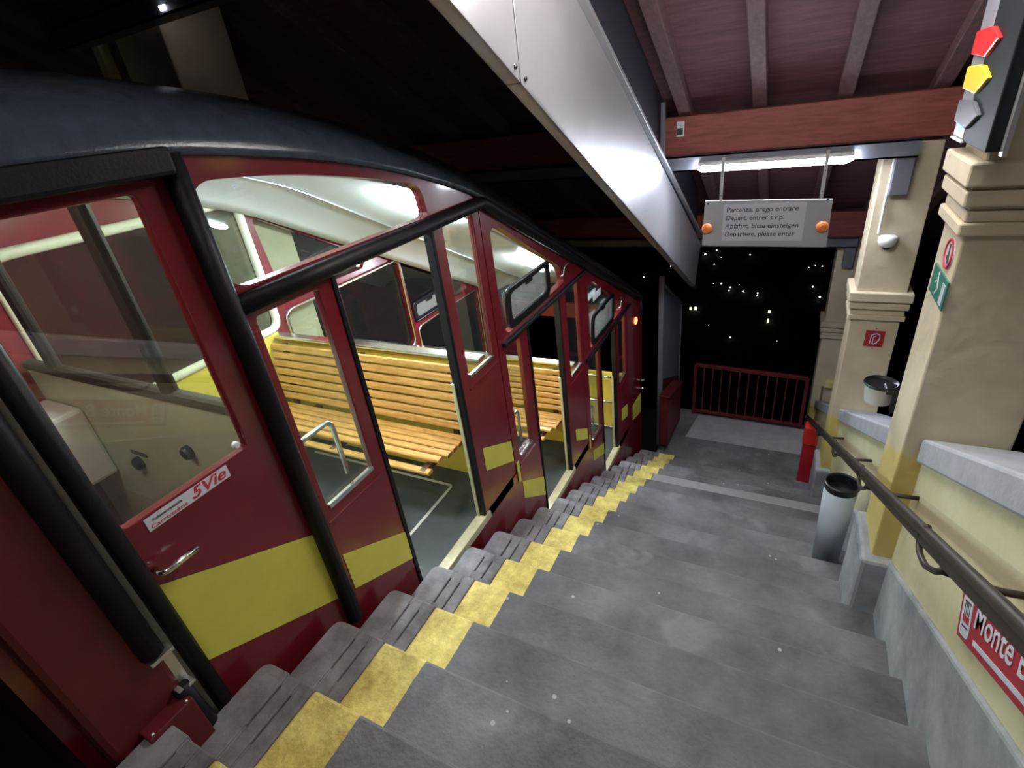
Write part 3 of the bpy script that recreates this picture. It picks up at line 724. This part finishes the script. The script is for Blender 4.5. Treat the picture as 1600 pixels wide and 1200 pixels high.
# ---- handrail
hx = .44
hr = empty('handrail', (hx, 2.5, -1.8), 'long dark bronze handrail on curled brackets along the yellow wall', 'handrail')
def hrz(y): return -.43-.532*y
pts = [(hx, -1.2, hrz(-1.2)), (hx, .88, hrz(.88)), (hx, 2.1, hrz(2.1)), (hx, 6.1, hrz(6.1)), (hx, 6.2, hrz(6.1)-.08), (hx, 6.2, hrz(6.1)-.25)]
bm = BM()
tube(bm, pts[:4], .0165, 12)
link('rail', bm, RAILM, hr, smooth=True)
bm = BM(); bar(bm, (hx, -1.2, hrz(-1.2)-.03), (hx, 6.1, hrz(6.1)-.03), .012, .03); link('rail_rib', bm, RAILM, hr)
bm = BM(); tube(bm, arcpath([(hx, 6.08, hrz(6.08)), (hx, 6.2, hrz(6.2)), (hx, 6.22, hrz(6.2)-.2)], .04), .018, 10); link('rail_end', bm, RAILM, hr, smooth=True)
for y in (1.30, 2.32, 3.35, 4.6, .1):
    z = hrz(y); bm = BM()
    loop = [(hx, y+.13, z-.05), (hx, y+.17, z-.105), (hx, y+.14, z-.15), (hx, y+.06, z-.13), (hx, y-.02, z-.07), (hx, y-.06, z-.02)]
    tube(bm, arcpath(loop, .03), .009, 8)
    tube(bm, arcpath([(hx, y-.03, z-.05), (hx+.10, y-.07, z-.04), (X_W+.01, y-.07, z-.03)], .03), .0095, 8)
    link('rail_bracket', bm, RAILM, hr, smooth=True)
# ================================================================== LIGHT FIXTURES
def fixture(y, z, xc, L_, m_, name_label, zt):
    e = empty('fluorescent_lamp', (xc, y, z), name_label, 'lamp')
    bm = BM(); N = 20; rows = []
    segs = [(-L_/2, .15), (-L_/2+.015, .6), (-L_/2+.05, 1), (L_/2-.06, 1), (L_/2-.02, .6), (L_/2, .15)]
    for (dx, s) in segs:
        rows.append([bm.verts.new((xc+dx, y+.055*s*math.cos(2*math.pi*j/N), z-.004+.050*s*(math.sin(2*math.pi*j/N)-(0 if math.sin(2*math.pi*j/N) < 0 else math.sin(2*math.pi*j/N))))) for j in range(N)])
    for a, b in zip(rows, rows[1:]):
        for j in range(N): bm.faces.new((a[j], a[(j+1) % N], b[(j+1) % N], b[j]))
    bm.faces.new(rows[0]); bm.faces.new(rows[-1][::-1])
    link('diffuser', bm, m_, e, smooth=False)
    link('housing', B(xc-L_/2+.02, xc+L_/2-.02, y-.055, y+.055, z-.002, z+.028), WHITEP, e, bevel=.006)
    for dx in (-.35, .35): link('fixing', B(xc+L_*dx-.01, xc+L_*dx+.01, y-.01, y+.01, z+.02, zt), STEEL, e)
    return e
fa = fixture(4.80, -.615, -.20, 1.13, LAMPM, 'lit white fluorescent lamp under the steel channel above the hanging sign', -.58)
zn = roofz(-.12)-.292-.12
fixture(-.27, zn-.03, -.20, 1.13, LAMPN, 'lit fluorescent lamp under the roof beam behind the top of the stairs', zn+.01)
zn = roofz(2.41)-.292-.12
fixture(2.25, zn-.03, -.20, 1.13, LAMPP, 'lit fluorescent lamp under the roof beam beside the near cream pillar', zn+.01)
# ================================================================== SIGNS
sg = empty('departure_sign', (-.21, 4.80, -.90), 'grey hanging board reading Partenza, prego entrare in four languages with orange lenses', 'sign')
Ys = 4.735
def sx(x, z): return (x-.012*(z+.9)/.38*0, z)
link('board', plate([(-.672, -.888), (.255, -.908), (.262, -1.278), (-.675, -1.262)], (), Ys, Ys+.012, 'y'), SIGNG, sg, bevel=.002)
link('paper', plate([(-.52, -.925), (.085, -.925), (.085, -1.222), (-.52, -1.222)], (), Ys-.003, Ys, 'y'), mat('faded_sign_paper', (.42, .43, .50), .5), sg)
for i, (t_, wd) in enumerate((('Partenza, prego entrare', .53), ('Depart, entrer s.v.p.', .435), ('Abfahrt, bitte einsteigen', .545), ('Departure, please enter', .525))):
    text('lettering', t_, .054, lambda u, v, w, i=i: (-.498+u, Ys-.004-w, -.985-.066*i+v), INK, sg, width=wd, bold=.0004, shear=.08)
for x in (-.640, .212):
    link('orange_lens', lathe(BM(), [(.043, 0), (.043, -.02), (.034, -.035), (.015, -.042)], (x, Ys, -1.112), 'y', 24), ORANGE, sg, smooth=False)
for x in (-.548, .175):
    link('hanger_strip', box(B(x-.012, x+.012, Ys-.002, Ys+.002, -.90, -.556), x-.012, x+.012, Ys+.002, 4.818, -.560, -.556), ALU, sg)
    for z in (-.85, -.70): link('screw', lathe(BM(), [(.005, 0), (.005, -.004), (.002, -.006)], (x, Ys-.002, z), 'y', 8), CHR, sg)
for x in (-.645, .22):
    link('screw', lathe(BM(), [(.009, 0), (.009, -.003)], (x, Ys, -.912), 'y', 12), INK, sg)
# ---- Monte Bre sign
ms = empty('station_sign', (X_W-.02, 1.2, -1.4), 'red sloping Monte Bre sign with white railway car pictogram on the yellow wall', 'sign')
_c, _s = math.cos(.53), math.sin(.53)
def msm(u, v, w=0): return (X_W-.012-w, 1.499-u*_c+v*_s*.84, -1.632+u*_s+v*_c)
def ms_plate(pts, a, b, m_, name, par=ms):
    bm = BM(); va = [bm.verts.new(msm(u, v, a)) for u, v in pts]; vb = [bm.verts.new(msm(u, v, b)) for u, v in pts]
    N = len(pts)
    for j in range(N): bm.faces.new((va[j], va[(j+1) % N], vb[(j+1) % N], vb[j]))
    bm.faces.new(va); bm.faces.new(vb[::-1]); return link(name, bm, m_, par)
ms_plate([(0, 0), (1.15, 0), (1.15, .185), (0, .185)], -.010, 0, SIGNRED, 'panel')
pc = ms_plate(fillet([(.018, .015), (.095, .015), (.095, .160), (.018, .160)], .02), 0, .0015, SIGNW, 'pictogram')
ms_plate([(.035, .125), (.085, .125), (.085, .132), (.035, .132)], .0015, .0025, INK, 'pictogram_roof', ms)
ms_plate([(.035, .062), (.085, .062), (.085, .085), (.035, .085)], .0015, .0025, SIGNRED, 'pictogram_body', ms)
ms_plate([(.035, .045), (.085, .045), (.085, .050), (.035, .050)], .0015, .0025, INK, 'pictogram_rail', ms)
for k in range(4): ms_plate([(.038+.013*k, .087), (.041+.013*k, .087), (.041+.013*k, .123), (.038+.013*k, .123)], .0015, .0025, INK, 'pictogram_post', ms)
text('lettering', 'Monte Brè', .115, lambda u, v, w: msm(.120+u, .075+v, .002+w), SIGNW, ms, width=.44, shear=.15, bold=.0008)
ms_plate([(.135, .022), (.70, .022), (.70, .038), (.135, .038)], 0, .0015, SIGNW, 'underline')
# ---- hose sign on second pillar
hy = 4.94-.004
hs = empty('fire_hose_sign', (.742, hy, -2.12), 'small square red fire hose sign on the second cream pillar', 'sign')
link('panel', B(.675, .812, hy-.002, hy+.004, -2.19, -2.045), SIGNRED, hs)
bm = BM(); tube(bm, arcpath([(.715, hy-.003, -2.165), (.72, hy-.003, -2.075), (.775, hy-.003, -2.065), (.785, hy-.003, -2.12), (.755, hy-.003, -2.165), (.735, hy-.003, -2.165)], .03), .004, 6)
tube(bm, arcpath([(.735, hy-.003, -2.165), (.735, hy-.003, -2.10), (.755, hy-.003, -2.09)], .02), .004, 6)
link('hose_symbol', bm, SIGNW, hs)
for z in (-2.025, -2.21): link('screw', lathe(BM(), [(.005, 0), (.005, -.004)], (.745, hy+.004, z), 'y', 8), INK, hs)
# ---- round and green signs on first pillar left face
pxf = PILX0-.004
rs = empty('round_prohibition_sign', (pxf, 2.44, -.66), 'small round white sign with red ring on the near pillar under its capital', 'sign')
link('disc', lathe(BM(), [(.058, .006), (.058, 0), (.056, -.001)], (pxf, 2.45, -.685), 'x', 32), SIGNW, rs)
bm = BM(); tube(bm, [(pxf-.001, 2.45+.052*math.cos(a*math.pi/16), -.685+.052*math.sin(a*math.pi/16)) for a in range(32)], .0055, 6, closed=True)
link('red_ring', bm, REDINK, rs)
bm = BM(); bar(bm, (pxf-.002, 2.44, -.72), (pxf-.002, 2.455, -.65), .002, .012); bar(bm, (pxf-.002, 2.435, -.705), (pxf-.002, 2.47, -.70), .002, .012); link('walker_symbol', bm, INK, rs)
gs = empty('green_exit_sign', (pxf, 2.45, -.80), 'small green and white emergency exit sign on the near pillar below the round sign', 'sign')
link('panel', B(pxf-.002, pxf+.004, 2.345, 2.60, -.875, -.765), SIGNGRN, gs)
link('door_symbol', B(pxf-.0035, pxf-.002, 2.365, 2.41, -.865, -.785), SIGNW, gs)
bm = BM(); bar(bm, (pxf-.003, 2.50, -.79), (pxf-.003, 2.47, -.83), .002, .014); bar(bm, (pxf-.003, 2.47, -.83), (pxf-.003, 2.50, -.86), .002, .01); bar(bm, (pxf-.003, 2.49, -.80), (pxf-.003, 2.53, -.82), .002, .008); bar(bm, (pxf-.003, 2.50, -.78), (pxf-.003, 2.49, -.772), .002, .014)
link('runner_symbol', bm, SIGNW, gs)
# ---- signal box
so = empty('signal_box', (.5, 2.42, -.12), 'black signal box with red, yellow and grey lenses on the near pillar', 'signal')
link('housing', B(.50, .543, 2.19, 2.50, -.300, .30), BLKM, so, bevel=.004)
link('edge_plate', B(.498, .545, 2.50, 2.66, -.295, .30), mat('grey_signal_edge', (.20, .20, .24), .4), so, bevel=.006)
link('back_flange', B(.535, .548, 2.16, 2.19, -.31, .30), ALU, so)
link('bottom_lip', B(.494, .545, 2.495, 2.665, -.303, -.296), WHITEP, so)
for zc, m_ in ((-.0, REDLENS), (-.105, YELLENS), (-.21, GREYLENS)):
    bm = plate([(2.65, zc+.035), (2.50, zc+.040), (2.44, zc+.038), (2.34, zc+.005), (2.46, zc-.045), (2.50, zc-.042), (2.65, zc-.035)], (), .488, .502)
    link('lens', bm, m_, so, bevel=.004)
bm = BM()
for i, (dy, dz) in enumerate(((0, 0), (.015, .008), (.03, .002), (.045, .01), (.01, -.015), (.035, -.012), (.05, -.005))): box(bm, .494, .499, 2.55+dy, 2.558+dy, -.262+dz, -.255+dz)
link('led_dots', bm, LEDM, so)
# ---- camera dome and conduit on second pillar
dm = empty('dome_camera', (.68, 4.93, -1.27), 'white dome security camera on the face of the second cream pillar', 'camera')
link('camera_body', lathe(BM(), [(.062, -.0), (.064, -.02), (.060, -.05), (.046, -.075)], (.685, 4.94, -1.262), 'z', 28) if False else lathe(BM(), [(.030, -.055), (.052, -.045), (.064, -.015), (.066, .02), (.050, .032)], (.680, 4.90, -1.262), 'z', 28), WHITEP, dm, smooth=True)
link('lens_dome', lathe(BM(), [(.012, -.078), (.026, -.068), (.032, -.05)], (.680, 4.90, -1.262), 'z', 20), BLK, dm, smooth=True)
cn = link('cable_conduit', tube(BM(), [(.615, 4.925, -.66), (.612, 4.925, -1.0), (.612, 4.925, -1.22)], .010, 8), WHITEP); tag(cn, 'thin vertical cable conduit running down the second pillar to the dome camera', 'conduit')
# ---- small device on the timber beam
dv = empty('light_sensor', (-.91, 4.87, -.33), 'small pale grey sensor box screwed to the red brown cross beam', 'sensor')
link('case', B(-.945, -.885, 4.855, 4.88, -.39, -.275), WHITEP, dv, bevel=.006)
link('window', B(-.938, -.892, 4.85, 4.857, -.375, -.325), INK, dv)
# ---- electric socket on third pillar
el = empty('switch_box', (.70, 7.5, -3.95), 'small yellow switch box on the third pillar above a bent pipe', 'switch')
link('switch', B(.68, .80, 7.45, 7.53, -3.99, -3.90), mat('yellow_switch', (.75, .68, .25), .5), el, bevel=.006)
bm = BM(); tube(bm, arcpath([(.66, 7.50, -4.0), (.66, 7.48, -4.3), (.63, 7.48, -4.7)], .05), .012, 8); link('pipe', bm, mat('weathered_pipe', (.2, .18, .17), .6), el)
# ---- strip lamp high on the left, glow raised to light the far pillar
ul = empty('strip_lamp', (-3.2, 2.35, .72), 'narrow dim strip lamp under the dark roof above the far pillar at upper left', 'lamp')
link('tube_cover', bar(BM(), (-3.2, 2.256, .698), (-3.2, 2.464, .748), .045, .025), emit('dim_strip_glow', (.9, .92, 1), 5), ul, bevel=.005)
link('holder', B(-3.21, -3.19, 2.35, 2.37, .72, 1.12), STEEL, ul)
# ================================================================== TOWN LIGHTS
r0, u0, f0 = r_, u_, f_
def on_hill(px, py):
    d = ((px-800)/F_PX)*r0-((py-600)/F_PX)*u0+f0
    t = 50/d.y
    while t < 400/d.y:
        p = d*t
        if p.z < hz(p.x, p.y)+.8: return p
        t += .3
    return d*(190/d.y)
town = [(1102, 397, 1.6), (1120, 391, 1.3), (1116, 413, 1.2), (1127, 402, .6), (1172, 398, 1.3), (1155, 384, .7), (1127, 443, 1.4), (1141, 449, 1.5), (1139, 454, 1.2), (1161, 455, 1.6),
        (1184, 458, 1.5), (1183, 462, 1.2), (1155, 445, .6), (1115, 443, .6), (1270, 448, 1.4), (1281, 464, 1.7), (1264, 418, .7), (1274, 415, .7), (1285, 416, 1.0), (1141, 527, 1.3), (1048, 416, 1.1), (1006, 433, 1.0), (1085, 446, .8), (1214, 533, .4), (1107, 508, .4)]
for px, py, s in town:
    p = on_hill(px, py); R = s*.0007*p.length
    o = link('town_light', lathe(BM(), [(R*.3, -R), (R*.85, -R*.5), (R, 0), (R*.85, R*.5), (R*.3, R)], tuple(p), 'z', 10), TOWN)
    tag(o, 'tiny white town light on the dark hillside beyond the landing', 'light', 'town lights on the hillside')
for i, (px, py, a, b) in enumerate(((1079, 482, 1.6, 2.4), (1087, 482, 2.2, 3), (1202, 487, 1.8, 2.2), (1200, 501, 1.5, 3.4))):
    p = on_hill(px, py); k = .0009*p.length; R = a*k; H = b*k
    o = link('lit_window', box(BM(), p.x-R, p.x+R, p.y-.1, p.y+.1, p.z-H, p.z+H), emit('lit_window_glow', (1, .92, .65), 2.5)); 
    tag(o, ('small lit window left in the pair of windows right of the beam end', 'small lit window right in the pair of windows right of the beam end',
            'upper lit window of the distant pair above the railing', 'lower lit window of the distant pair above the railing')[i], 'window', 'lit windows in the valley')
